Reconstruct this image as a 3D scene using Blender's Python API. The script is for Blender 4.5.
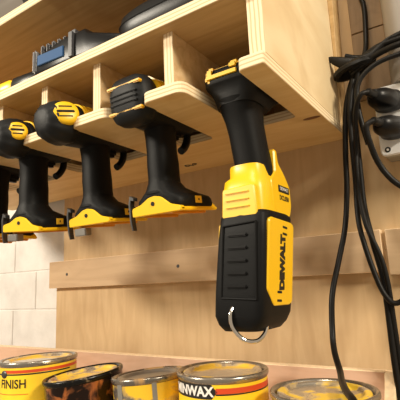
import bpy, bmesh, math, random
from mathutils import Vector, Matrix, Euler
for o in list(bpy.data.objects): bpy.data.objects.remove(o)
S = bpy.context.scene
COL = S.collection
PI = math.pi
random.seed(4)

# ------------------------------------------------------------------ camera
cam_d = bpy.data.cameras.new('camera'); cam = bpy.data.objects.new('camera', cam_d); COL.objects.link(cam)
cam_d.sensor_width = 36.0; cam_d.sensor_height = 36.0; cam_d.lens = 434.1 * 36.0 / 400.0
cam_d.clip_start = 0.01; cam_d.clip_end = 50
RT = Vector((0.83005, 0.55594, -0.04405)); UP = Vector((0.14203, -0.13434, 0.98070)); FW = Vector((-0.53925, 0.82035, 0.19046))
cam.matrix_world = Matrix(((RT.x, UP.x, -FW.x, 0.14662), (RT.y, UP.y, -FW.y, -0.61450), (RT.z, UP.z, -FW.z, -0.19516), (0, 0, 0, 1)))
S.camera = cam
# ------------------------------------------------------------------ light
S.view_settings.view_transform = 'Standard'; S.view_settings.look = 'None'; S.view_settings.gamma = 1
S.view_settings.exposure = 0.12
W = bpy.data.worlds.new('room_air'); S.world = W; W.use_nodes = True
W.node_tree.nodes['Background'].inputs[0].default_value = (1.0, 0.80, 0.58, 1)
W.node_tree.nodes['Background'].inputs[1].default_value = 0.37
def area(name, loc, target, size, power, col):
    l = bpy.data.lights.new(name, 'AREA'); l.shape = 'RECTANGLE'; l.size = size[0]; l.size_y = size[1]; l.energy = power; l.color = col
    o = bpy.data.objects.new(name, l); COL.objects.link(o); o.location = loc
    o.rotation_euler = (Vector(target) - Vector(loc)).to_track_quat('-Z', 'Y').to_euler()
    return o
area('ceiling_light', (2.3, -.95, 1.15), (-.1, 0, 0.0), (0.5, 0.3), 60, (1.0, 0.89, 0.71))
area('ceiling_light', (-1.5, -1.9, .75), (-.5, 0, -.2), (0.5, 0.3), 52, (1.0, 0.90, 0.74))
area('ceiling_light', (0.15, -1.35, 1.45), (-0.15, 0, -0.1), (0.5, 0.22), 13, (1.0, 0.90, 0.74))

# ------------------------------------------------------------------ materials
def nt(name):
    m = bpy.data.materials.new(name); m.use_nodes = True
    return m, m.node_tree.nodes, m.node_tree.links, m.node_tree.nodes['Principled BSDF']
def plain(name, col, rough=0.5, metal=0.0, bump=0.0, scale=300, spec=0.5, var=0.0):
    m, N, L, b = nt(name)
    b.inputs['Base Color'].default_value = (*col, 1); b.inputs['Roughness'].default_value = rough
    b.inputs['Metallic'].default_value = metal; b.inputs['Specular IOR Level'].default_value = spec
    if bump or var:
        tc = N.new('ShaderNodeTexCoord'); n = N.new('ShaderNodeTexNoise'); n.inputs['Scale'].default_value = scale; n.inputs['Detail'].default_value = 4
        L.new(tc.outputs['Object'], n.inputs['Vector'])
        if bump:
            bp = N.new('ShaderNodeBump'); bp.inputs['Strength'].default_value = bump; bp.inputs['Distance'].default_value = 0.0006
            L.new(n.outputs[0], bp.inputs['Height']); L.new(bp.outputs[0], b.inputs['Normal'])
        if var:
            r = N.new('ShaderNodeValToRGB'); r.color_ramp.elements[0].position = .35; r.color_ramp.elements[1].position = .65
            r.color_ramp.elements[0].color = (*[c * (1 - var) for c in col], 1); r.color_ramp.elements[1].color = (*[min(1, c * (1 + var)) for c in col], 1)
            L.new(n.outputs[0], r.inputs[0]); L.new(r.outputs[0], b.inputs['Base Color'])
    return m
def ply_face(name, c0, c1, c2, stretch=(3, 40, 40), blotch=7, rough=.55):
    """plywood veneer: long wavy grain plus soft cathedral figure"""
    m, N, L, b = nt(name)
    tc = N.new('ShaderNodeTexCoord'); mp = N.new('ShaderNodeMapping'); mp.inputs['Scale'].default_value = stretch
    L.new(tc.outputs['Object'], mp.inputs[0])
    n1 = N.new('ShaderNodeTexNoise'); n1.inputs['Scale'].default_value = 2.2; n1.inputs['Detail'].default_value = 6; n1.inputs['Distortion'].default_value = .8
    L.new(mp.outputs[0], n1.inputs['Vector'])
    n2 = N.new('ShaderNodeTexNoise'); n2.inputs['Scale'].default_value = blotch; n2.inputs['Detail'].default_value = 3; n2.inputs['Distortion'].default_value = 1.2
    L.new(tc.outputs['Object'], n2.inputs['Vector'])
    r1 = N.new('ShaderNodeValToRGB'); e = r1.color_ramp.elements; e[0].position = .34; e[1].position = .62; e[0].color = (*c1, 1); e[1].color = (*c0, 1)
    L.new(n1.outputs[0], r1.inputs[0])
    r2 = N.new('ShaderNodeValToRGB'); e = r2.color_ramp.elements; e[0].position = .54; e[1].position = .74; e[0].color = (0, 0, 0, 1); e[1].color = (.75, .75, .75, 1)
    L.new(n2.outputs[0], r2.inputs[0])
    mx = N.new('ShaderNodeMix'); mx.data_type = 'RGBA'; L.new(r2.outputs[0], mx.inputs[0]); L.new(r1.outputs[0], mx.inputs[6]); mx.inputs[7].default_value = (*c2, 1)
    L.new(mx.outputs[2], b.inputs['Base Color']); b.inputs['Roughness'].default_value = rough; b.inputs['Specular IOR Level'].default_value = .3
    bp = N.new('ShaderNodeBump'); bp.inputs['Strength'].default_value = .25; bp.inputs['Distance'].default_value = .0008
    L.new(n1.outputs[0], bp.inputs['Height']); L.new(bp.outputs[0], b.inputs['Normal'])
    return m
def ply_edge(name, axis, light=(.93, .78, .53), dark=(.70, .50, .28), pitch=.0044):
    m, N, L, b = nt(name)
    tc = N.new('ShaderNodeTexCoord'); sp = N.new('ShaderNodeSeparateXYZ'); L.new(tc.outputs['Object'], sp.inputs[0])
    n = N.new('ShaderNodeTexNoise'); n.inputs['Scale'].default_value = 45; n.inputs['Detail'].default_value = 3; L.new(tc.outputs['Object'], n.inputs['Vector'])
    a = N.new('ShaderNodeMath'); a.operation = 'MULTIPLY'; a.inputs[1].default_value = 2 * PI / pitch; L.new(sp.outputs[axis], a.inputs[0])
    q = N.new('ShaderNodeMath'); q.operation = 'MULTIPLY_ADD'; q.inputs[1].default_value = 2.2; L.new(n.outputs[0], q.inputs[0]); L.new(a.outputs[0], q.inputs[2])
    s = N.new('ShaderNodeMath'); s.operation = 'SINE'; L.new(q.outputs[0], s.inputs[0])
    r = N.new('ShaderNodeValToRGB'); e = r.color_ramp.elements; e[0].position = .0; e[1].position = .95; e[0].color = (*light, 1); e[1].color = (*dark, 1)
    L.new(s.outputs[0], r.inputs[0]); L.new(r.outputs[0], b.inputs['Base Color']); b.inputs['Roughness'].default_value = .7; b.inputs['Specular IOR Level'].default_value = .2
    return m
PLY = ply_face('birch_plywood', (.72, 0.522, 0.293), (.60, 0.404, 0.201), (.52, 0.325, 0.146))
PLY_U = ply_face('golden_plywood', (.80, 0.571, 0.265), (.72, 0.483, 0.201), (.60, 0.374, 0.136), stretch=(3, 26, 26), blotch=9)
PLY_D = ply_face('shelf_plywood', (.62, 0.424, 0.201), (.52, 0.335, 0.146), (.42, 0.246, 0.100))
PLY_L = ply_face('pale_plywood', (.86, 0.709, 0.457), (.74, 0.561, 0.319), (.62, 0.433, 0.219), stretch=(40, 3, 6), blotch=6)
WALL = ply_face('wall_plywood', (.62, 0.443, 0.246), (.54, 0.369, 0.196), (.48, 0.315, 0.160), stretch=(26, 5, 4), blotch=5)
CLEAT = ply_face('cleat_wood', (.60, 0.424, 0.255), (.53, 0.364, 0.215), (.48, 0.320, 0.183), stretch=(3, 30, 30), blotch=9)
PINK = ply_face('tray_wood', (.66, .44, .31), (.58, .37, .25), (.50, .31, .20), stretch=(4, 30, 30), blotch=9)
EZ = ply_edge('plywood_edge_flat', 2); EX = ply_edge('plywood_edge_upright', 0)
EDGE = plain('pale_cut_edge', (.88, 0.690, 0.457), .6, 0, .2, 200, .3, .08)
BLACK = plain('black_rubber', (.0045, .0047, .005), .52, 0, .35, 900, .18)
BLACK2 = plain('black_plastic', (.005, .005, .0055), .34, 0, .1, 500, .25)
GREYR = plain('charcoal_rubber', (.008, .009, .010), .52, 0, .3, 700, .25)
YEL = plain('yellow_plastic', (.92, .56, .010), .34, 0, .05, 400, .5)
YEL_P = plain('yellow_print', (.88, .53, .03), .5)
AMB = plain('amber_rubber', (.85, .46, .012), .45)
ORA = plain('amber_plastic', (.75, .30, .01), .38)
CHR = plain('chrome', (.80, .78, .74), .12, 1)
STEEL = plain('dull_steel', (.33, .32, .30), .38, 1, .1, 400)
DSTEEL = plain('dark_steel', (.10, .10, .10), .4, .8, .1, 400)
WHITE = plain('white_paint', (.93, .95, .97), .4)
WPRINT = plain('white_print', (.80, .78, .74), .5)
BPRINT = plain('black_print', (.012, .011, .010), .45)
RPRINT = plain('red_print', (.62, .065, .015), .4)
CORD = plain('black_cord_rubber', (.006, .0055, .005), .45, 0, .15, 600, .25)
PIPE = plain('galvanised_conduit', (.34, .31, .28), .55, .15, .1, 60)
BLUE = plain('blue_label', (.03, .09, .22), .6, spec=.2)
GREYP = plain('grey_plastic', (.18, .18, .19), .35)
LABEL_Y = plain('yellow_label', (.90, .60, .025), .35, 0, 0, 40, .5, .06)
LABEL_Y2 = plain('aged_yellow_label', (.78, .47, .03), .4, 0, 0, 60, .5, .14)
HOLE = plain('dark_hole', (.004, .004, .004), .8)
def smeared(name, metal, stain, lo, hi, scale=26, seed=0.0):
    m, N, L, b = nt(name)
    tc = N.new('ShaderNodeTexCoord'); mp = N.new('ShaderNodeMapping'); mp.inputs['Location'].default_value = (seed, seed * .7, 0); L.new(tc.outputs['Object'], mp.inputs[0])
    n = N.new('ShaderNodeTexNoise'); n.inputs['Scale'].default_value = scale; n.inputs['Detail'].default_value = 6; n.inputs['Distortion'].default_value = .6; L.new(mp.outputs[0], n.inputs['Vector'])
    r = N.new('ShaderNodeValToRGB'); r.color_ramp.elements[0].position = lo; r.color_ramp.elements[1].position = hi; L.new(n.outputs[0], r.inputs[0])
    mx = N.new('ShaderNodeMix'); mx.data_type = 'RGBA'; L.new(r.outputs[0], mx.inputs[0]); mx.inputs[6].default_value = (*metal, 1); mx.inputs[7].default_value = (*stain, 1)
    L.new(mx.outputs[2], b.inputs['Base Color'])
    iv = N.new('ShaderNodeMath'); iv.operation = 'MULTIPLY_ADD'; iv.inputs[1].default_value = -.75; iv.inputs[2].default_value = .8; L.new(r.outputs[0], iv.inputs[0]); L.new(iv.outputs[0], b.inputs['Metallic'])
    b.inputs['Roughness'].default_value = .26
    bp = N.new('ShaderNodeBump'); bp.inputs['Strength'].default_value = .5; bp.inputs['Distance'].default_value = .0008; L.new(n.outputs[0], bp.inputs['Height']); L.new(bp.outputs[0], b.inputs['Normal'])
    return m
LID_A = smeared('lid_metal_with_yellow_stain', (.66, .62, .54), (.80, .50, .06), .50, .60, 24, .3)
LID_B = smeared('lid_metal_with_thick_yellow_stain', (.62, .58, .50), (.84, .55, .05), .45, .54, 26, 1.7)
RIM = smeared('worn_can_rim', (.34, .31, .27), (.50, .33, .12), .60, .75, 60, .9)
RIM_D = smeared('dark_can_rim', (.02, .02, .02), (.22, .17, .10), .60, .70, 70, 2.2)
DIRT = smeared('can_label_with_grey_drips', (.30, .28, .25), (.80, .49, .03), .38, .45, 22, 3.1)
DARKLBL = smeared('dark_can_label', (.03, .018, .014), (.30, .09, .02), .50, .62, 40, 4.4)

# ------------------------------------------------------------------ helpers
def link(name, bm, mats, parent=None, smooth=False, loc=None, ang=40):
    me = bpy.data.meshes.new(name); bmesh.ops.recalc_face_normals(bm, faces=bm.faces); bm.to_mesh(me); bm.free()
    for m in (mats if isinstance(mats, (list, tuple)) else [mats]): me.materials.append(m)
    o = bpy.data.objects.new(name, me); COL.objects.link(o)
    if parent: o.parent = parent
    if loc: o.location = loc
    if smooth:
        for p in me.polygons: p.use_smooth = True
        me.set_sharp_from_angle(angle=math.radians(ang))
    return o
def tag(o, label, cat, group=None):
    o['label'] = label; o['category'] = cat
    if group: o['group'] = group
    return o
def thing(name, label, cat, loc=(0, 0, 0), rot=(0, 0, 0), group=None):
    o = bpy.data.objects.new(name, None); COL.objects.link(o); o.location = loc; o.rotation_euler = rot; o.empty_display_size = .02
    return tag(o, label, cat, group)
def structure(o): o['kind'] = 'structure'; return o
def round_poly(pts, rad, seg=5):
    out = []; n = len(pts)
    for i, p in enumerate(pts):
        r = rad[i] if isinstance(rad, (list, tuple)) else rad
        p = Vector(p); a = Vector(pts[i - 1]) - p; b = Vector(pts[(i + 1) % n]) - p
        if r <= 0: out.append(p); continue
        r_ = min(r, a.length * .49, b.length * .49); a.normalize(); b.normalize()
        p0 = p + a * r_; p1 = p + b * r_
        for k in range(seg + 1):
            t = k / seg; out.append(p0 * (1 - t) ** 2 + p * 2 * t * (1 - t) + p1 * t * t)
    return out
def add_prism(bm, pts, axis, lo, hi, mf=0, me=1, bevel=0.0006):
    """outline in the plane across `axis`; flat faces get slot mf, rim gets slot me"""
    def P(p, w):
        return {0: (w, p[0], p[1]), 1: (p[0], w, p[1]), 2: (p[0], p[1], w)}[axis]
    a = [bm.verts.new(P(p, lo)) for p in pts]; b = [bm.verts.new(P(p, hi)) for p in pts]; n = len(pts); fs = []
    for f in (bm.faces.new(a), bm.faces.new(b[::-1])): f.material_index = mf; fs.append(f)
    for i in range(n):
        f = bm.faces.new((a[i], b[i], b[(i + 1) % n], a[(i + 1) % n])); f.material_index = me; fs.append(f)
    if bevel:
        es = [e for e in fs[0].edges] + [e for e in fs[1].edges]
        bmesh.ops.recalc_face_normals(bm, faces=fs)
        bmesh.ops.bevel(bm, geom=es, offset=bevel, segments=1, affect='EDGES', material=me)
    return fs
def board(name, pts, axis, lo, hi, mf, me, parent=None, bevel=.0006):
    bm = bmesh.new(); add_prism(bm, pts, axis, lo, hi, 0, 1, bevel); return link(name, bm, [mf, me], parent)
def rect(x0, y0, x1, y1): return [(x0, y0), (x1, y0), (x1, y1), (x0, y1)]
def add_box(bm, c, s, bevel=.001, rot=None, mi=0, seg=2):
    r = bmesh.ops.create_cube(bm, size=1, matrix=Matrix.Translation(c) @ (rot.to_matrix().to_4x4() if rot else Matrix()) @ Matrix.Diagonal((*s, 1)))
    fs = {f for v in r['verts'] for f in v.link_faces}
    for f in fs: f.material_index = mi
    if bevel:
        es = {e for v in r['verts'] for e in v.link_edges}
        bmesh.ops.bevel(bm, geom=list(es), offset=bevel, segments=seg, affect='EDGES', material=mi)
def box(name, c, s, mat, parent=None, bevel=.001, rot=None, seg=2, smooth=True):
    bm = bmesh.new(); add_box(bm, c, s, bevel, rot, 0, seg); return link(name, bm, mat, parent, smooth)
def ring(c, u, v, a, b, n=2.4, N=28, mod=None):
    c = Vector(c); u = Vector(u); v = Vector(v); out = []
    for k in range(N):
        t = 2 * PI * k / N; ct, st = math.cos(t), math.sin(t); m = mod(t) if mod else 1
        out.append(c + u * (a * m * math.copysign(abs(ct) ** (2 / n), ct)) + v * (b * m * math.copysign(abs(st) ** (2 / n), st)))
    return out
def add_loft(bm, rings, mi=0, caps=(True, True)):
    vs = [[bm.verts.new(p) for p in r] for r in rings]; N = len(vs[0])
    for i in range(len(vs) - 1):
        m = mi[i] if isinstance(mi, (list, tuple)) else mi
        for k in range(N):
            f = bm.faces.new((vs[i][k], vs[i][(k + 1) % N], vs[i + 1][(k + 1) % N], vs[i + 1][k])); f.material_index = m
    if caps[0]: f = bm.faces.new(vs[0][::-1]); f.material_index = mi[0] if isinstance(mi, (list, tuple)) else mi
    if caps[1]: f = bm.faces.new(vs[-1]); f.material_index = mi[-1] if isinstance(mi, (list, tuple)) else mi
def loft(name, rings, mat, parent=None, mi=0, ang=50, caps=(True, True)):
    bm = bmesh.new(); add_loft(bm, rings, mi, caps); return link(name, bm, mat, parent, True, ang=ang)
def spline(P, per=8):
    P = [Vector(p) for p in P]; out = []
    for i in range(len(P) - 1):
        a = P[max(i - 1, 0)]; b = P[i]; c = P[i + 1]; d = P[min(i + 2, len(P) - 1)]
        for k in range(per):
            t = k / per; out.append(.5 * ((2 * b) + (c - a) * t + (2 * a - 5 * b + 4 * c - d) * t * t + (3 * b - a - 3 * c + d) * t ** 3))
    out.append(P[-1]); return out
def add_tube(bm, P, r, N=10, per=8, mi=0, flat=1.0):
    C = spline(P, per) if per > 1 else [Vector(p) for p in P]
    n = None; rings = []
    for i, p in enumerate(C):
        t = (C[min(i + 1, len(C) - 1)] - C[max(i - 1, 0)]).normalized()
        if n is None: n = t.orthogonal().normalized()
        n = (n - t * n.dot(t)).normalized(); b = t.cross(n)
        rr = r(i / (len(C) - 1)) if callable(r) else r
        rings.append([p + n * rr * math.cos(2 * PI * k / N) + b * rr * flat * math.sin(2 * PI * k / N) for k in range(N)])
    add_loft(bm, rings, mi)
def tube(name, P, r, mat, parent=None, N=10, per=8, flat=1.0):
    bm = bmesh.new(); add_tube(bm, P, r, N, per, 0, flat); return link(name, bm, mat, parent, True)
def text_mesh(txt, size, extrude=.0002, shear=0, bold=0.0, align='CENTER'):
    c = bpy.data.curves.new('lettering', 'FONT'); c.body = txt; c.size = size; c.align_x = align; c.align_y = 'CENTER'; c.extrude = extrude; c.shear = shear; c.offset = bold; c.resolution_u = 3
    o = bpy.data.objects.new('lettering', c); COL.objects.link(o)
    dg = bpy.context.evaluated_depsgraph_get(); dg.update(); me = bpy.data.meshes.new_from_object(o.evaluated_get(dg))
    bm = bmesh.new(); bm.from_mesh(me); bpy.data.objects.remove(o); bpy.data.curves.remove(c); bpy.data.meshes.remove(me)
    return bm
def text_flat(name, txt, size, mat, parent, origin, right, up, sx=1.0, bold=0.0, shear=0):
    bm = text_mesh(txt, size, .0002, shear, bold); r = Vector(right).normalized(); u = Vector(up).normalized(); n = r.cross(u); o = Vector(origin)
    for v in bm.verts: v.co = o + r * v.co.x * sx + u * v.co.y + n * v.co.z
    return link(name, bm, mat, parent)
def text_round(name, txt, size, mat, parent, R, th, z, sx=1.0, bold=0.0):
    """lettering wrapped on a can: th = angle from -Y towards +X of its middle"""
    bm = text_mesh(txt, size, .0001, 0, bold)
    bmesh.ops.subdivide_edges(bm, edges=[e for e in bm.edges if e.calc_length() > size * .2], cuts=2)
    for v in bm.verts:
        a = th + v.co.x * sx / R; rr = R + .0003 + v.co.z; v.co = Vector((rr * math.sin(a), -rr * math.cos(a), z + v.co.y))
    return link(name, bm, mat, parent)
def band(name, R, a0, a1, z0, z1, mat, parent, th=.0002, point=0.0, N=24):
    bm = bmesh.new(); rows = []
    for k in range(N + 1):
        a = a0 + (a1 - a0) * k / N; sh = 1
        if point and a > a1 - point: sh = max(.05, (a1 - a) / point)
        zc = (z0 + z1) / 2; h = (z1 - z0) / 2 * sh
        rows.append([bm.verts.new((rr * math.sin(a), -rr * math.cos(a), zz)) for rr in (R, R + th) for zz in (zc - h, zc + h)])
    for k in range(N):
        p, q = rows[k], rows[k + 1]
        for i, j in ((0, 1), (1, 3), (3, 2), (2, 0)): bm.faces.new((p[i], p[j], q[j], q[i]))
    bm.faces.new((rows[0][0], rows[0][2], rows[0][3], rows[0][1])); bm.faces.new((rows[-1][0], rows[-1][1], rows[-1][3], rows[-1][2]))
    return link(name, bm, mat, parent, True)
def lathe(prof, N=56):
    bm = bmesh.new(); rings = []
    for r, z in prof: rings.append([(r * math.cos(2 * PI * k / N), r * math.sin(2 * PI * k / N), z) for k in range(N)])
    add_loft(bm, rings); return bm

# ------------------------------------------------------------------ the wall
def block_wall():
    m, N, L, b = nt('painted_concrete_block')
    tc = N.new('ShaderNodeTexCoord'); sp = N.new('ShaderNodeSeparateXYZ'); L.new(tc.outputs['Object'], sp.inputs[0])
    n = N.new('ShaderNodeTexNoise'); n.inputs['Scale'].default_value = 18; n.inputs['Detail'].default_value = 8; L.new(tc.outputs['Object'], n.inputs['Vector'])
    r = N.new('ShaderNodeValToRGB'); e = r.color_ramp.elements; e[0].position = .3; e[1].position = .7; e[0].color = (.66, .64, .61, 1); e[1].color = (.82, .80, .77, 1)
    L.new(n.outputs[0], r.inputs[0]); L.new(r.outputs[0], b.inputs['Base Color']); b.inputs['Roughness'].default_value = .75
    n2 = N.new('ShaderNodeTexNoise'); n2.inputs['Scale'].default_value = 160; n2.inputs['Detail'].default_value = 5; L.new(tc.outputs['Object'], n2.inputs['Vector'])
    bp = N.new('ShaderNodeBump'); bp.inputs['Strength'].default_value = .5; bp.inputs['Distance'].default_value = .001; L.new(n2.outputs[0], bp.inputs['Height']); L.new(bp.outputs[0], b.inputs['Normal'])
    return m
BLOCK = block_wall()
bm = bmesh.new()
zs = [-.75, -.540, -.328, -.236, -.148, -.05, .05, .16, .26, .36, .46, .6]
mortar = 0.003
for i in range(len(zs) - 1):
    x = -1.6 + (.055 if i % 2 else .17)
    x -= .4
    while x < -.45:
        x1 = x + .2
        add_box(bm, ((x + x1) / 2, .055, (zs[i] + zs[i + 1]) / 2), (x1 - x - mortar * .6, .05, zs[i + 1] - zs[i] - mortar * .7), .0016, seg=1)
        x = x1
add_box(bm, (-1.2, .065, -.075), (1.7, .066, 1.35), 0)
structure(link('wall_left', bm, BLOCK))
# plywood sheets screwed over the blocks
UPX = -.612
structure(board('wall_back', rect(-.6331, -.75, .75, -.1622), 1, 0, .018, WALL, EDGE))
structure(board('wall_back', rect(UPX, -.1616, .75, .62), 1, 0, .018, WALL, EDGE))

# ------------------------------------------------------------------ cabinet (tool shelf)
T = .0127; XL = -.80
fing = [(-.0274, 0.0), (-.1467, -.092), (-.262, -.200), (-.3637, -.312), (-.466, -.414), (-.568, -.516), (-.670, -.618), (XL, -.72)]
D = .276; YE = -.127
pts = [(XL, 0), ]; rad = [0]
pts.append((XL, -D)); rad.append(.004)
F = fing[::-1]
for i, (a, b) in enumerate(F):
    if i > 0:
        pts += [(F[i - 1][1], YE), (a, YE), (a, -D)]; rad += [.008, .008, .010 if i < len(F) - 1 else .006]
    pts.append((b, -D)); rad.append(.013 if i < len(F) - 1 else .003)
pts.append((0, 0)); rad.append(0)
cab = thing('tool_cabinet', 'open plywood wall cabinet with slotted bottom board holding the power tools', 'cabinet', (-.4, 0, 0))
cab_off = Vector((.4, 0, 0))
def cpart(o): o.parent = cab; o.location = cab_off; return o
cpart(board('slotted_board', round_poly(pts, rad, 6), 2, 0, T, PLY_U, EZ))['label'] = 'bottom board with slots cut in from its front edge'
DS = .2698
cpart(board('side_panel', rect(-DS, T, 0, .56), 0, -.0165, 0, PLY_L, EX))
cpart(board('side_panel', rect(-DS, T, 0, .56), 0, XL, XL + .0165, PLY_L, EX))
H1 = .0756; H2 = .1967; D1 = .284
for z in (H1, H2, .33):
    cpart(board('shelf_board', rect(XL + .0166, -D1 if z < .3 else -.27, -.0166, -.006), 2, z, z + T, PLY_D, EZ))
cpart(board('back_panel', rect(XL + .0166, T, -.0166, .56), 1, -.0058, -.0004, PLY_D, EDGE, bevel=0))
for xl in (-.1192, -.2295, -.3292, -.432, -.534, -.638):
    cpart(board('divider', rect(-DS, T + .0001, -.006, H1 - .0001), 0, xl, xl + T, PLY, EX))

# knot and pencil scrawl on the underside of the slotted board
KX, KY = (-.0135, -.112)
bm = bmesh.new(); add_prism(bm, [(KX + .011 * math.cos(q), KY + .0042 * math.sin(q)) for q in [k * PI / 12 for k in range(24)]], 2, -.0002, .0004, 0, 0, 0)
slot_b = [o for o in cab.children if o.name.startswith('slotted_board')][0]
link('knot', bm, plain('knot_wood', (.20, .085, .035), .6), slot_b)
PX, PY = (-0.2480, -0.0400)
P_ = [(0, 0), (-.004, .004), (-.009, .002), (-.008, -.003), (-.003, -.003), (.001, .001), (.004, .005), (.006, -.001), (.009, -.004), (.013, -.001), (.010, .003), (.007, .002)]
link('pencil_mark', (lambda b: (add_tube(b, [(PX + a, PY + c, 0) for a, c in P_], .0010, 6, 4), b)[1])(bmesh.new()), BPRINT, slot_b)

# battens on the wall
tag(board('batten', rect(-.642, -.190, .030, -.135), 1, -.0127, -.0001, CLEAT, EDGE), 'long pale wooden batten across the wall behind the hanging light', 'batten', 'wall battens')
o = thing('batten', 'short wooden batten at right behind the black cords', 'batten', (.036, 0, -.19), group='wall battens')
board('board', rect(0, -.004, .40, .054), 1, -.0140, -.0001, CLEAT, EDGE, o)
# screws in the long batten
for x in (-.585, -.30):
    bm = bmesh.new(); bmesh.ops.create_cone(bm, cap_ends=True, segments=14, radius1=.0032, radius2=.0026, depth=.0012, matrix=Matrix.Translation((0, 0, 0)) @ Matrix.Rotation(PI / 2, 4, 'X'))
    o = link('screw', bm, DSTEEL, bpy.data.objects['batten'], True, loc=(x, -.0130, -.163))
# strip beside cabinet
bm = bmesh.new(); add_prism(bm, [(0.0, .0), (.001, -.0), (.021, .62), (.0, .62)], 1, -.03, -.0001)
tag(link('filler_strip', bm, [PLY_D, PLY_D]), 'thin tapering wood strip between the cabinet side and the wall', 'wood strip')

BROWN = ply_face('dark_board', (.30, .20, .11), (.22, .145, .08), (.15, .095, .05), stretch=(30, 5, 4), blotch=14)  # dark brown grain for two boards, well below the wall plywood in tone
for z0, z1, lab in ((.0490, .1500, 'dark brown board on the wall behind the cord bundle, just above the outlet box'), (.1515, .56, 'dark brown board on the wall behind the thin rising cord, at top right')):
    tag(board('dark_board', rect(.0225, z0, .30, z1), 1, -.0060, -.0001, BROWN, BROWN), lab, 'board', 'dark boards behind the conduit')

# ------------------------------------------------------------------ tray for the cans
tray = thing('can_tray', 'low wooden tray under the cabinet holding the stain cans', 'tray', (-.4, -.14, -.43))
def tp(o): o.parent = tray; o.location = (.4, .14, .43); return o
TB = -.3065
tp(board('back_board', rect(-1.0, -.43, .022, TB), 1, -.045, -.030, PINK, EDGE))
tp(board('bottom_board', rect(-1.0, -.232, .0455, -.0455), 2, -.43, -.421, PINK, EDGE))
tp(board('front_board', rect(-1.0, -.43, .0580, -.385), 1, -.245, -.233, PINK, EDGE))
tp(board('end_board', round_poly([(-.030, -.4205), (-.030, TB + .0), (-.050, TB), (-.0555, TB - .012), (-.085, -.36), (-.092, -.4205)], [0, .003, .004, .01, .02, 0], 4), 0, .0225, .0345, PLY_L, EDGE))
tp(board('end_board', rect(-.2325, -.43, -.0455, -.385), 0, .0460, .0580, PLY_L, EDGE))

# ------------------------------------------------------------------ cans
def can(label, x, y, ztop, d, h, lidm, rimm, bodym, group='stain cans', tilt=(0, 0, 0)):
    R = d / 2 - .0018
    ax_ = Euler(tilt).to_matrix() @ Vector((0, 0, 1))
    t = thing('stain_can', label, 'can', Vector((x, y, ztop)) - ax_ * h, tilt, group)
    link('can_body', lathe([(R * .6, .001), (R, 0), (R + .0012, .0012), (R + .0012, .003), (R, .0045), (R, h - .0075)]), bodym, t, True, ang=60)
    rim = lathe([(R, h - .0078), (R + .0004, h - .007), (R + .0018, h - .0045), (R + .0018, h - .0016), (R + .0006, h), (R - .0012, h), (R - .0030, h - .0012), (R - .0040, h - .0045), (R - .0042, h - .006)])
    link('rim', rim, rimm, t, True, ang=70)
    lid = lathe([(R - .0040, h - .006), (R - .0052, h - .0058), (R - .0060, h - .0020), (R - .0075, h - .0012), (R - .0115, h - .0012), (R - .0130, h - .0022), (R - .0142, h - .0042), (R - .0160, h - .0046), (R * .45, h - .0044), (.0002, h - .0040)])
    link('lid', lid, lidm, t, True, ang=70)
    return t, R, h
def face_angle(x, y): return math.atan2(.1466 - x, y + .6145)

# can 4, the yellow one with the banner
x, y = -.1365, -.152
t, R, h = can('yellow stain can with a black name banner above a red stripe', x, y, -.2935, .108, .127, LID_A, RIM, LABEL_Y)
fa = face_angle(x, y)
band('banner', R, fa - 1.55, fa - .13, h - .0222, h - .0077, BPRINT, t, point=.12)
text_round('brand_lettering', 'MINWAX', .0135, WPRINT, t, R + .0003, fa - .76, h - .0150, 1.0, .0005)
band('red_stripe', R, fa - .16, fa + 1.75, h - .0168, h - .0112, RPRINT, t)
band('thin_stripe', R, fa - .16, fa + 1.75, h - .0184, h - .0170, BPRINT, t)
# can 5, lid only
x, y = -.0135, -.160
t, R, h = can('rightmost stain can, yellow stain on its lid, under the hanging cord', x, y, -.3045, .108, .1163, LID_B, RIM, LABEL_Y)
# can 3, dirty tilted
x, y = -.2395, -.164
t, R, h = can('grimy yellow can with grey paint drips, between the black can and the bannered can', x, y, -.3030, .0965, .1138, plain('dull_grey_lid', (.30, .28, .25), .34, .7, .5, 60), smeared('grimy_rim', (.24, .22, .19), (.40, .24, .10), .45, .6, 40, 5.0), DIRT, tilt=(0, math.radians(-5), 0))
fa = face_angle(x, y)
text_round('lettering', 'FINISH', .0150, BPRINT, t, R, fa - 1.08, h - .0300, .85, .0003)
band('drip', R, fa + .05, fa + .17, h - .085, h - .004, plain('grey_paint', (.20, .19, .17), .5), t, th=.0008)
band('drip', R, fa - .98, fa - .80, h - .062, h - .004, bpy.data.materials['grey_paint'], t, th=.0008)
# can 2, black
x, y = -.353, -.173
t, R, h = can('black can with orange lettering and yellow stain smeared over its lid', x, y, -.3085, .1105, .1055, LID_B, RIM_D, DARKLBL, tilt=(math.radians(4), math.radians(-6), 0))
# can 1, FINISH
x, y = -.470, -.160
t, R, h = can('leftmost yellow stain can with black FINISH lettering', x, y, -.2960, .118, .1230, LID_A, RIM, LABEL_Y, tilt=(0, math.radians(-2), 0))
fa = face_angle(x, y)
band('red_stripe', R, fa - .95, fa + 1.7, h - .0150, h - .0108, RPRINT, t)
band('dark_stripe', R, fa - 1.6, fa + .9, h - .0178, h - .0158, BPRINT, t)
text_round('lettering', 'FINISH', .0170, BPRINT, t, R, fa - .70, h - .0300, .94, .0002)
band('thin_line', R, fa - 1.6, fa - .25, h - .0440, h - .0432, RPRINT, t)
bm = bmesh.new(); bmesh.ops.create_uvsphere(bm, u_segments=16, v_segments=8, radius=.0070, matrix=Matrix.Diagonal((1, .25, .8, 1)))
a = fa - .98
o = link('round_emblem', bm, DSTEEL, t, True, loc=(R * math.sin(a), -R * math.cos(a), h - .0165)); o.rotation_euler = (0, 0, a)

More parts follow.
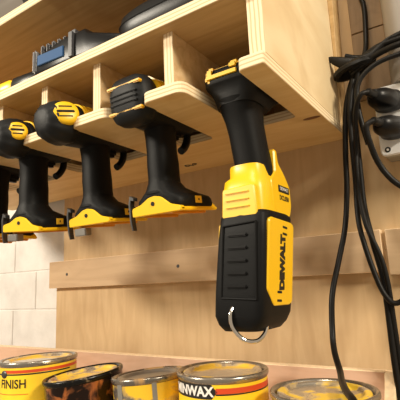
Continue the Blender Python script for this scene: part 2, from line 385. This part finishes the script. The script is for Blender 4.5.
# ------------------------------------------------------------------ power tools
Z = Vector((0, 0, 1)); X = Vector((1, 0, 0)); Y = Vector((0, 1, 0))
def handle_rings(cant=.06, a=.0165, b=.0205, top=.012, bot=-.088):
    zs_ = [top, -.004, -.020, -.036, -.052, -.068, -.080, bot]
    sa = [1.10, 1.02, .98, .98, 1.02, 1.0, 1.04, 1.30]; sb = [1.18, 1.08, .96, .94, 1.00, 1.00, 1.04, 1.25]
    return [ring((0, -cant * (z - top) * -1 if False else cant * (z) * .5, z), X, Y, a * p, b * q, 2.5) for z, p, q in zip(zs_, sa, sb)]
def power_tool(label, loc, rot, style, rear=-.062, hr=.0275, hz=.024, hook=True, holder=False, VS=.0165, group='cordless tools hanging in the slots', footx=0.0, sd=1.0):
    t = thing('cordless_drill', label, 'power tool', loc, rot, group)
    # housing / motor head, built along Y
    mod = (lambda th: 1 + .030 * math.cos(10 * th)) if style != 'stripe' else (lambda th: 1 + .012 * math.cos(6 * th))
    nn = 3.2 if style == 'stripe' else 2.3
    fade = style != 'stripe'
    prof = [(rear - .0, .55), (rear + .003, .80), (rear + .008, .95), (rear + .018, 1.0), (rear + (.024 if style == 'stripe' else .034), .98), (rear + (.026 if style == 'stripe' else .037), .92), (rear + (.029 if style == 'stripe' else .041), .92)]
    if fade: prof = [(rear, .40), (rear + .002, .58), (rear + .008, .80), (rear + .017, .93), (rear + .028, 1.0), (rear + .036, .98), (rear + .038, .93), (rear + .041, .92)]
    cap = loft('rear_cap', [ring((0, yy, hz), X, Z, hr * s, hr * s * sd, nn, 54, mod) for yy, s in prof], GREYR, t)
    y0 = rear + (.0285 if style == 'stripe' else .0405)
    body = [(y0, .90), (y0 + .004, .97), (.010, 1.0), (.040, .98), (.060, .86), (.070, .62), (.082, .58), (.100, .46), (.104, .40)]
    loft('motor_housing', [ring((0, yy, hz), X, Z, hr * s, hr * s, 2.3, 40) for yy, s in body], [BLACK, YEL, DSTEEL], t, mi=[0, 0, 0, 0, 2, 2, 2, 2])
    # rubber ribs on the rear cap
    if style == 'stripe':
        bm = bmesh.new()
        for zz in (-.010, 0.0, .010):
            add_box(bm, (0, rear + .0005, hz + zz * .0 + zz * .55), (.040, .004, .0022), .0008)
        link('rib', bm, BLACK, cap, True)
        for zz in (.0155, -.0145):
            bm = bmesh.new(); add_box(bm, (0, rear + .0030, hz + zz), (.050, .006, .0036), .0010)
            link('yellow_trim', bm, AMB, cap, True)
        # top vents behind the cap
        bm = bmesh.new()
        for k in range(4):
            R_ = ring((0, y0 + .001 + k * .0068, hz), X, Z, hr * 1.10, hr * 1.10, 2.3, 40); R2 = ring((0, y0 + .0052 + k * .0068, hz), X, Z, hr * 1.10, hr * 1.10, 2.3, 40)
            R_ = [p + Z * max(0, hz - .004 - p.z) for p in R_]; R2 = [p + Z * max(0, hz - .004 - p.z) for p in R2]
            add_loft(bm, [R_, R2])
        link('vent_ring', bm, YEL, t, True)
    else:
        # oval vent grille on the side, three dark slots through it
        for sgn in (1, -1):
            nrm = Vector((sgn * .80, -.56, .20)).normalized(); tu = nrm.cross(Z).normalized() * -sgn; tv = nrm.cross(tu).normalized()
            if tv.z < 0: tv = -tv
            c0 = Vector((sgn * .0196, rear + .0206, hz + .0055))
            bm = bmesh.new(); add_loft(bm, [ring(c0 + nrm * q, tu, tv, VS * a, VS * .92 * a, 2.1, 32) for q, a in ((-.004, 1.0), (.0040, 1.0), (.0066, .93), (.0080, .78), (.0084, .3))], 0)
            rotm = Matrix((tu, tv, nrm)).transposed()
            if rotm.determinant() < 0: rotm = Matrix((-tu, tv, nrm)).transposed()
            for q in (-1, 0, 1):
                add_box(bm, c0 + nrm * (.0080 - .0006 * abs(q)) + tv * (q * VS * .40), (VS * (1.30 - .25 * abs(q)), .0032, .0026), .0008, rot=rotm.to_euler(), mi=1)
            link('vent_grille', bm, [YEL, HOLE], t, True)
        bm = bmesh.new()
        for k in range(3):
            s = 1.035
            add_loft(bm, [[p + Z * max(0, hz - .004 - p.z) for p in ring((0, rear + .0475 + k * .0085 + q, hz), X, Z, hr * w, hr * w, 2.3, 40)] for q, w in ((0, .97), (.001, s), (.0060, s), (.0070, .97))])
        link('vent_ring', bm, YEL, t, True)
    # handle
    hd = loft('handle', handle_rings(), BLACK, t)
    bm = bmesh.new(); bmesh.ops.create_cone(bm, cap_ends=True, segments=12, radius1=.0022, radius2=.0022, depth=.001, matrix=Matrix.Translation((.0105, -.0168, -.048)) @ Matrix.Rotation(PI / 2, 4, 'X') @ Matrix.Rotation(.55, 4, 'Y'))
    link('screw_hole', bm, HOLE, hd)
    # trigger, a curved lever in front of the handle
    bm = bmesh.new(); add_tube(bm, [(0, .052, .004), (0, .058, -.006), (0, .055, -.017), (0, .047, -.026), (0, .040, -.030)], .0052, 10, 6)
    add_box(bm, (0, .050, .002), (.012, .030, .010), .002)
    link('trigger', bm, BLACK2, t, True)
    bm = bmesh.new(); add_box(bm, (0, .028, -.006), (.014, .020, .022), .004); link('trigger_neck', bm, BLACK, t, True)
    # foot: flared rubber, yellow base below
    fx = footx
    fl = [ring((fx * q, yy, z), X, Y, a, b, n, 36) for q, yy, z, a, b, n in
          [(0, -.003, -.074, .0165, .0205, 2.5), (.4, -.001, -.083, .021, .025, 2.6), (.8, .006, -.090, .029, .033, 3.2), (1, .013, -.0945, .0345, .0385, 4.5), (1, .0145, -.098, .0355, .0395, 5), (1, .0145, -.106, .0355, .0395, 6), (1, .015, -.108, .0345, .0385, 6)]]
    ft = loft('foot', fl, BLACK, t, ang=60)
    # yellow base slab with an arched rear face
    bm = bmesh.new()
    arch = [(-.0362, -.1125), (.0362, -.1125), (.0362, -.1070), (.022, -.1030), (.010, -.0935), (.000, -.0905), (-.010, -.0925), (-.022, -.099), (-.0350, -.1020), (-.0362, -.104)]
    arch = [(a_ + fx, b_) for a_, b_ in arch]
    add_prism(bm, round_poly(arch, .002, 3), 1, -.0268, -.0185, 0, 0, .0008)
    for sx in (-1, 1): add_box(bm, (fx + sx * .0330, .014, -.1100), (.0064, .078, .0044), .0012)
    add_box(bm, (fx, .046, -.1075), (.068, .014, .008), .002)
    link('base_plate', bm, YEL, t, True)
    bm = bmesh.new()
    for sx in (-1, 1): add_box(bm, (fx + sx * .0215, .012, -.1115), (.005, .066, .006), .001)
    add_box(bm, (fx, .016, -.1095), (.030, .050, .003), .0005)
    link('battery_rail', bm, ORA, ft, True)
    for sx in (-1, 1):
        bm = bmesh.new(); add_box(bm, (fx + sx * .0359, .012, -.0995), (.0012, .013, .0085), .0003, mi=0)
        add_box(bm, (fx + sx * .0362, .012, -.0995), (.0012, .0025, .0025), .0002, mi=1)
        link('badge', bm, [YEL_P, BPRINT], ft)
    bm = bmesh.new(); bmesh.ops.create_cone(bm, cap_ends=True, segments=14, radius1=.0026, radius2=.0026, depth=.001, matrix=Matrix.Translation((fx - .003, -.0270, -.1000)) @ Matrix.Rotation(PI / 2, 4, 'X'))
    link('screw_hole', bm, HOLE, ft)
    if hook:
        bm = bmesh.new(); pr = [(-.0375, -.088), (-.0435, -.085), (-.0465, -.095), (-.0465, -.118), (-.0440, -.128), (-.0425, -.128), (-.0435, -.117), (-.0435, -.097), (-.0420, -.091), (-.0375, -.092)]
        add_prism(bm, [(p[0] + fx, p[1]) for p in pr], 1, -.021, -.013, 0, 0, .0005)
        link('belt_hook', bm, DSTEEL, t)
    if holder: box('bit_holder', (fx - .018, -.020, -.1205), (.020, .012, .010), STEEL, t, .001)
    return t
R1 = math.radians
power_tool('black cordless impact driver with yellow striped rear cap, nearest the hanging light', (-.1715, -.214, .002), (R1(7), 0, R1(0)), 'stripe', rear=-.062, hr=.0290, hz=.019, footx=.001)
power_tool('black cordless drill with a large oval yellow vent, second from the hanging light', (-.2860, -.214, .002), (R1(7), 0, R1(2)), 'vent', rear=-.088, hr=.0272, hz=.018, footx=.002, holder=True)
power_tool('black cordless drill with a small round yellow vent, third from the hanging light', (-.3870, -.238, .002), (R1(7), R1(4), R1(6)), 'vent', rear=-.066, hr=.0272, hz=.017, holder=True, VS=.0135)
power_tool('black cordless drill cut off by the left edge of the photo', (-.491, -.232, 0), (0, 0, 0), 'vent', rear=-.068, hr=.0272, hz=.020, hook=False)

# ------------------------------------------------------------------ hanging work light
wl = thing('work_light', 'yellow and black cordless work light hanging head down with a chrome hook', 'work light', (-.060, -.19, 0))
def V(x, y, z): return Vector((x + .060, y + .19, z))
# foot that rests on the two fingers
rg = [ring(V(-.0575, yy, z), X, Y, a, b, n, 36) for yy, z, a, b, n in
      [(-.198, .030, .0320, .044, 6), (-.198, .026, .0335, .0455, 6), (-.198, .0145, .0335, .0460, 5), (-.198, .0131, .0330, .0450, 5), (-.199, .0100, .0300, .0420, 4.5), (-.203, .002, .0270, .036, 3.6), (-.210, -.010, .0235, .029, 3)]]
loft('battery_mount', rg, BLACK, wl, ang=60)
bm = bmesh.new()
add_box(bm, V(-.063, -.242, .0210), (.042, .008, .010), .003); add_box(bm, V(-.0770, -.238, .026), (.013, .016, .014), .004); add_box(bm, V(-.049, -.238, .028), (.015, .016, .012), .004)
add_box(bm, V(-.062, -.226, .030), (.040, .026, .008), .003)
link('mount_trim', bm, YEL, wl, True)
HX = [.001, .002, .003, .004, .0045, .005, .005]
hz_ = [(-.212, -.004, .0232, .0290), (-.2125, -.016, .0205, .0240), (-.211, -.026, .0190, .0215), (-.208, -.040, .0183, .0207), (-.2045, -.056, .0183, .0210), (-.200, -.072, .0185, .0225), (-.196, -.086, .0190, .0240)]
loft('handle', [ring(V(-.0590 + HX[k], yy, z), X, Y, a, b, 2.5, 32) for k, (yy, z, a, b) in enumerate(hz_)], BLACK, wl)
# yellow yoke
yk = [(-.199, -.074, .0200, .0240, 3), (-.198, -.0755, .0210, .0250, 3), (-.1965, -.086, .0215, .0260, 3.2), (-.194, -.090, .0250, .0320, 3.6), (-.192, -.102, .0260, .0345, 4.5), (-.1905, -.132, .0255, .0350, 5)]
yo = loft('yoke', [ring(V(-.0570 if z > -.088 else -.0590, yy, z), X, Y, a, b, n, 40) for yy, z, a, b, n in yk], YEL, wl, ang=50)
# raised panel with grooves on the front of the yoke
bm = bmesh.new(); add_prism(bm, round_poly([(-.079 + .06, -.099), (-.042 + .06, -.097), (-.040 + .06, -.130), (-.081 + .06, -.130)], .003, 3), 1, V(0, -.2285, 0).y, V(0, -.222, 0).y, 0, 0, .0012)
for zz in (-.1045, -.112, -.1195): add_box(bm, V(-.0615, -.2287, zz), (.028, .003, .0022), .001)
link('front_pad', bm, plain('light_yellow_plastic', (.90, .56, .03), .35), yo, True)
# pivot ear on the right side
EAR = [(V(0, yy, 0).y, zz) for yy, zz in ((-.191, -.054), (-.184, -.054), (-.182, -.068), (-.166, -.080), (-.1545, -.092), (-.1535, -.114), (-.160, -.127), (-.180, -.130), (-.196, -.126), (-.204, -.116), (-.205, -.090), (-.192, -.080))]
bm = bmesh.new(); add_prism(bm, round_poly(EAR, .004, 4), 0, V(-.0425, 0, 0).x, V(-.0330, 0, 0).x, 0, 0, .0016)
ear = link('pivot_ear', bm, YEL, wl, True)
bm = bmesh.new(); add_prism(bm, round_poly([(p[0], zz_) for p, zz_ in zip(EAR, (-.0835, -.083, -.0825, -.084, -.092, -.114, -.127, -.130, -.126, -.116, -.090, -.0845))], .004, 4), 0, V(-.0865, 0, 0).x, V(-.080, 0, 0).x, 0, 0, .0016)
link('pivot_ear', bm, YEL, wl, True)
box('badge', V(-.0328, -.1735, -.0975), (.0010, .028, .0075), BPRINT, ear, .0003)
text_flat('badge_lettering', 'DEWALT', .0055, WPRINT, ear, V(-.0322, -.1735, -.0975), Y, Z, 1.0)
text_flat('model_lettering', 'DCL050', .0075, BPRINT, ear, V(-.0329, -.1735, -.1075), Y, Z, .95, .0002)
# lamp head: rubber box
cx, cy = -.0585, -.1905
hb = [(-.1230, .0230, .0330, 5), (-.1245, .0260, .0365, 6), (-.1280, .0272, .0380, 7), (-.150, .0278, .0385, 9), (-.205, .0288, .0388, 9), (-.228, .0286, .0385, 8), (-.2370, .0258, .0365, 6), (-.2430, .0215, .0320, 5)]
def hring(z, a, b, n): 
    k = (z + .12) / -.115
    return ring(V(cx - .0125 * k, cy, z - 0.0), X, Y, a, b, n, 60)
head = loft('lamp_head', [hring(*q) for q in hb], BLACK, wl, ang=60)
# recessed panel outline and five ribs on the front face
bm = bmesh.new(); yf = cy - .0385
fr = [(-.0795 + .06, -.138), (-.0420 + .06, -.136), (-.0470 + .06, -.212), (-.0860 + .06, -.210)]
w_ = .0013
for i in range(4):
    a = Vector((fr[i][0], 0, fr[i][1])); b = Vector((fr[(i + 1) % 4][0], 0, fr[(i + 1) % 4][1])); a.y = b.y = V(0, yf - .0003, 0).y
    add_tube(bm, [a, b], .0011, 8, 1)
link('panel_edge', bm, BLACK, head, True)
for k in range(5):
    zz = -.148 - k * .0128; c = V(-.0640 - k * .0009, yf - .0008, zz)
    bm = bmesh.new(); add_box(bm, c, (.0235, .0034, .0034), .0012, rot=Euler((0, R1(1.5), 0))); link('grip_rib', bm, BLACK2, head, True)
# yellow side panel with vents and lettering
SH = .0125 / -.115          # the head leans a little, so do its side panels
def side_panel(sx):
    bm = bmesh.new()
    off = [(V(0, -.2215, 0).y, -.1345), (V(0, -.2165, 0).y, -.1315), (V(0, -.1620, 0).y, -.1335), (V(0, -.1575, 0).y, -.1375), (V(0, -.1575, 0).y, -.2180), (V(0, -.1640, 0).y, -.2210), (V(0, -.2050, 0).y, -.2200), (V(0, -.2190, 0).y, -.2060), (V(0, -.2215, 0).y, -.2030)]
    x0 = V(cx + sx * .0250, 0, 0).x; x1 = V(cx + sx * .0294, 0, 0).x
    add_prism(bm, round_poly(off, .004, 4), 0, min(x0, x1), max(x0, x1), 0, 0, .0012)
    for v in bm.verts: v.co.x += -.0125 * (v.co.z + .12) / -.115
    return link('side_panel', bm, YEL, head, True)
sp_ = side_panel(1); side_panel(-1)['label'] = 'left yellow side panel'
def xf(z): return cx + .0295 - .0125 * (z + .12) / -.115
up_ = Vector((.0125 / .115, 0, 1)).normalized()
text_flat('brand_lettering', 'DEWALT', .0155, BPRINT, sp_, V(xf(-.1765), -.1865, -.1765), up_, -Y, .90, .0013)
for zz in (-.1400, -.1470, -.2065, -.2150):
    box('vent_slot', V(xf(zz), -.1865 + (.004 if zz > -.15 else -.006), zz), (.0008, .0110, .0024), HOLE, sp_, .0003, rot=Euler((R1(-4), 0, 0)))
# chrome hanging hook
tube('hanging_hook', [V(-.0745, -.2270, -.219), V(-.0755, -.2310, -.226), V(-.0745, -.2300, -.238), V(-.0665, -.224, -.2500), V(-.0560, -.216, -.2520), V(-.0500, -.209, -.2450), V(-.0490, -.205, -.2360)], .0021, CHR, wl, 12, 8)

# ------------------------------------------------------------------ things on the shelves
ZS = H1 + T
ch = thing('battery_charger', 'black battery charger with pale ribs and a blue label, on the middle shelf', 'charger', (-.250, -.235, ZS), (0, 0, R1(4)))
loft('charger_base', [ring((x, 0, h / 2), Y, Z, w, h / 2, 6, 32) for x, w, h in ((-.088, .036, .026), (-.084, .040, .032), (-.030, .040, .046), (.004, .040, .046), (.012, .040, .038), (.066, .036, .018), (.076, .030, .010))], BLACK2, ch)
bm = bmesh.new()
for k in range(5): add_box(bm, (-.0730 + k * .0105, -.0050, .034), (.0060, .068, .022), .0024)
link('cooling_fin', bm, plain('worn_grey_plastic', (.07, .07, .075), .35), ch, True)
bm = bmesh.new(); add_box(bm, (-.0840, -.006, .022), (.007, .074, .034), .003); link('end_clamp', bm, GREYP, ch, True)
bm = bmesh.new(); add_box(bm, (-.014, -.004, .0245), (.018, .080, .046), .006); link('collar', bm, plain('slate_plastic', (.055, .055, .06), .35), ch, True)
box('blue_label', (-.053, -.0405, .021), (.048, .003, .015), BLUE, ch, .0006)
cs = thing('hard_case', 'long black rounded hard case on the middle shelf above the nearest drill', 'case', (-.107, -.224, ZS))
loft('case_lower', [ring((0, 0, z), X, Y, a, b, 5, 40) for z, a, b in ((0, .082, .050), (.003, .085, .053), (.020, .086, .054))], BLACK2, cs)
loft('case_lid', [ring((0, 0, z), X, Y, a, b, 4.5, 40) for z, a, b in ((.0205, .086, .054), (.030, .0855, .0535), (.037, .080, .048), (.040, .070, .038))], plain('graphite_plastic', (.009, .010, .011), .35, 0, 0, 300, .3), cs)
tube('seam', [(.086 * math.copysign(abs(math.cos(q)) ** .4, math.cos(q)), .054 * math.copysign(abs(math.sin(q)) ** .4, math.sin(q)), .0205) for q in [k * PI / 24 for k in range(49)]], .0010, GREYR, cs, 6, 1)
kn = thing('utility_knife', 'yellow and black hand tool lying near the shelf edge at far left', 'hand tool', (-.417, -.262, ZS), (0, 0, R1(3)))
loft('yellow_grip', [ring((x, 0, .014), Y, Z, a, b, 3, 20) for x, a, b in ((-.060, .008, .008), (-.055, .012, .011), (.010, .012, .011), (.018, .009, .009))], YEL, kn)
loft('black_handle', [ring((x, 0, .013), Y, Z, a, b, 3, 20) for x, a, b in ((.016, .010, .010), (.022, .012, .0125), (.075, .011, .011), (.082, .006, .006))], BLACK2, kn)
tube('ring', [(.018 + .004 * math.cos(q), -.001, .016 + .011 * math.sin(q)) for q in [k * PI / 8 for k in range(17)]], .0012, STEEL, kn, 6, 1)
z2 = H2 + T
jr = thing('metal_canister', 'shiny metal canister lying on the upper shelf at the top left corner', 'canister', (-.405, -.255, z2))
def xring(x, r, n=36): return ring((x, 0, .030), Y, Z, r, r, 2, n)
loft('canister_body', [xring(x, r) for x, r in ((-.070, .020), (-.068, .026), (-.030, .026), (-.028, .028), (-.022, .028), (-.020, .026), (.020, .026), (.028, .020))], CHR, jr)
loft('canister_cap', [xring(x, r) for x, r in ((.028, .0205), (.030, .0225), (.044, .0225), (.046, .020))], DSTEEL, jr)

# ------------------------------------------------------------------ outlet box, plugs, conduit
ob = thing('outlet_box', 'white metal outlet box on the wall at right with two black plugs in it', 'outlet box', (.095, 0, 0))
def bx_(x): return x - .095
bm = bmesh.new(); add_prism(bm, round_poly(rect(bx_(.050), -.046, bx_(.170), .046), .006, 4), 1, -.030, -.0002, 0, 0, .001); link('box_body', bm, plain('zinc_box', (.45, .43, .37), .45, .6), ob)
bm = bmesh.new(); add_prism(bm, round_poly(rect(bx_(.047), -.045, bx_(.173), .048), .007, 4), 1, -.036, -.0302, 0, 0, .0016); cov = link('cover_plate', bm, WHITE, ob)
for zz in (.024, -.013):
    bm = bmesh.new(); add_prism(bm, round_poly(rect(bx_(.073) - .018, zz - .014, bx_(.073) + .018, zz + .014), .008, 4), 1, -.0375, -.0355, 0, 0, .0008); link('receptacle', bm, WPRINT, cov)
bm = bmesh.new(); bmesh.ops.create_cone(bm, cap_ends=True, segments=20, radius1=.0036, radius2=.0036, depth=.0006, matrix=Matrix.Translation((bx_(.0560), -.0362, -.0375)) @ Matrix.Rotation(PI / 2, 4, 'X')); em = link('printed_mark', bm, BPRINT, cov)
text_flat('mark_lettering', 'e', .006, WPRINT, em, (bx_(.0560), -.0367, -.0370), X, Z, 1, .0002)
def plug(label, x, z, tipdx, tipdz):
    t = thing('power_plug', label, 'plug', (x, -.0376, z), group='plugs in the outlet box')
    d = Vector((tipdx, -1, tipdz)).normalized(); u = d.orthogonal().normalized(); v = d.cross(u)
    rg = [ring(d * s * 1.0 + Vector((0, .0, 0)), X, Z, a, b, n, 28) for s, a, b, n in ((0.0006, .0170, .0140, 3), (.006, .0175, .0145, 3), (.010, .0155, .0130, 3), (.013, .0158, .0130, 3), (.026, .0150, .0120, 2.6), (.035, .0105, .0090, 2.2), (.040, .0065, .0065, 2))]
    loft('plug_body', rg, BLACK2, t)
    loft('strain_relief', [ring(d * s, X, Z, a, a, 2, 16) for s, a in ((.039, .0058), (.043, .0048), (.046, .0054), (.049, .0045), (.052, .0050), (.054, .0040))], CORD, t)
    return Vector((x, -.0376, z)) + d * .053
p1 = plug('upper black plug in the white outlet box', .0660, .024, -.30, .0)
p2 = plug('lower black plug in the white outlet box', .0690, -.013, -.32, .0)
# conduit
tag(tube('conduit_pipe', [(.0875, -.0245, .0485), (.0875, -.0245, .62)], .0180, PIPE, None, 28, 1), 'grey metal conduit pipe rising from the outlet box', 'pipe')

# ------------------------------------------------------------------ cords
def cord(label, P, r=.0034, name='extension_cable'):
    return tag(tube(name, P, r, CORD, None, 10, 8), label, 'cord', 'black cords at right')
cord('black cord hanging furthest left, its end lying on the lid of the right can',
     [(.030, -.045, .075), (.018, -.042, .050), (.010, -.040, .020), (.0045, -.040, -.030), (.001, -.040, -.080), (-.006, -.042, -.130), (-.016, -.048, -.170), (-.026, -.060, -.215), (-.0285, -.066, -.258), (-.024, -.080, -.280), (-.012, -.105, -.2965), (.000, -.140, -.3005), (.016, -.180, -.3005), (.032, -.212, -.3030), (.046, -.235, -.330), (.050, -.240, -.37)], .0036)
cord('black cord running down to the right bottom corner past the short batten',
     [(.034, -.050, .070), (.024, -.048, .030), (.022, -.046, -.010), (.021, -.044, -.070), (.021, -.044, -.110), (.026, -.044, -.150), (.033, -.044, -.195), (.035, -.048, -.230), (.036, -.052, -.290), (.038, -.054, -.340), (.040, -.054, -.43)], .0038)
cord('black cord looping beside the long right-hand cord and out of the photo at right',
     [(.028, -.056, .060), (.020, -.056, .020), (.017, -.054, -.030), (.016, -.053, -.075), (.014, -.053, -.120), (.017, -.053, -.150), (.026, -.055, -.190), (.036, -.057, -.218), (.050, -.057, -.226), (.080, -.055, -.20), (.12, -.05, -.15)], .0032)
cord('thin black cord dropping from the upper plug into the bundle',
     [tuple(p1), (p1.x - .008, p1.y - .006, p1.z - .004), (p1.x - .018, p1.y + .004, p1.z - .020), (.024, -.062, -.030), (.021, -.060, -.060), (.020, -.058, -.100), (.024, -.056, -.135), (.0375, -.052, -.185), (.0405, -.049, -.26), (.042, -.046, -.43)], .0030)
cord('black cord curving from the lower plug to the right edge',
     [tuple(p2), (p2.x - .008, p2.y - .004, p2.z - .006), (p2.x - .008, p2.y, p2.z - .022), (.050, -.075, -.062), (.062, -.068, -.084), (.080, -.062, -.100), (.11, -.058, -.12)], .0036)
cord('thin black cord rising up the wall beside the conduit', [(.046, -.0110, .46), (.046, -.0110, .30), (.042, -.0110, .215), (.0455, -.0110, .185), (.044, -.012, .150), (.042, -.020, .115), (.036, -.036, .088)], .0034)
cord('upper black cord running from the bundle to the right edge', [(.020, -.050, .098), (.036, -.046, .092), (.055, -.048, .090), (.080, -.048, .104), (.13, -.04, .115)], .0042)
cord('second black cord crossing in front of the conduit', [(.022, -.042, .080), (.040, -.054, .084), (.062, -.056, .094), (.090, -.056, .096), (.13, -.05, .10)], .0040)
cord('black cord crossing just above the outlet box', [(.026, -.050, .070), (.046, -.056, .078), (.068, -.060, .084), (.095, -.062, .086), (.13, -.05, .09)], .0040)
cord('glossy black cord arching above the outlet box', [(.040, -.070, -.035), (.035, -.072, .000), (.034, -.072, .028), (.038, -.072, .046), (.050, -.070, .060), (.072, -.066, .070), (.12, -.06, .074)], .0032)
# tie around the bundle with its tail
tie = thing('cable_tie', 'black strap tying the cord bundle beside the cabinet', 'cable tie', (.030, -.050, .078))
bm = bmesh.new(); add_tube(bm, [(.022 * math.cos(q), .012 * math.sin(q), .004 * math.cos(q)) for q in [k * PI / 8 for k in range(17)]], .0050, 8, 1, flat=1.6); link('strap', bm, CORD, tie, True)
loft('strap_tail', [ring((x, -.004, z), Y, Z, a, b, 3, 12) for x, z, a, b in ((-.034, .024, .0008, .0012), (-.026, .018, .003, .006), (-.014, .010, .005, .009), (.004, .004, .004, .008))], CORD, tie)
loft('strap_tail', [ring((x, -.008, z), Y, Z, a, b, 3, 12) for x, z, a, b in ((0, 0, .005, .008), (.026, .006, .004, .007), (.044, .020, .002, .003), (.052, .024, .0007, .001))], CORD, tie)
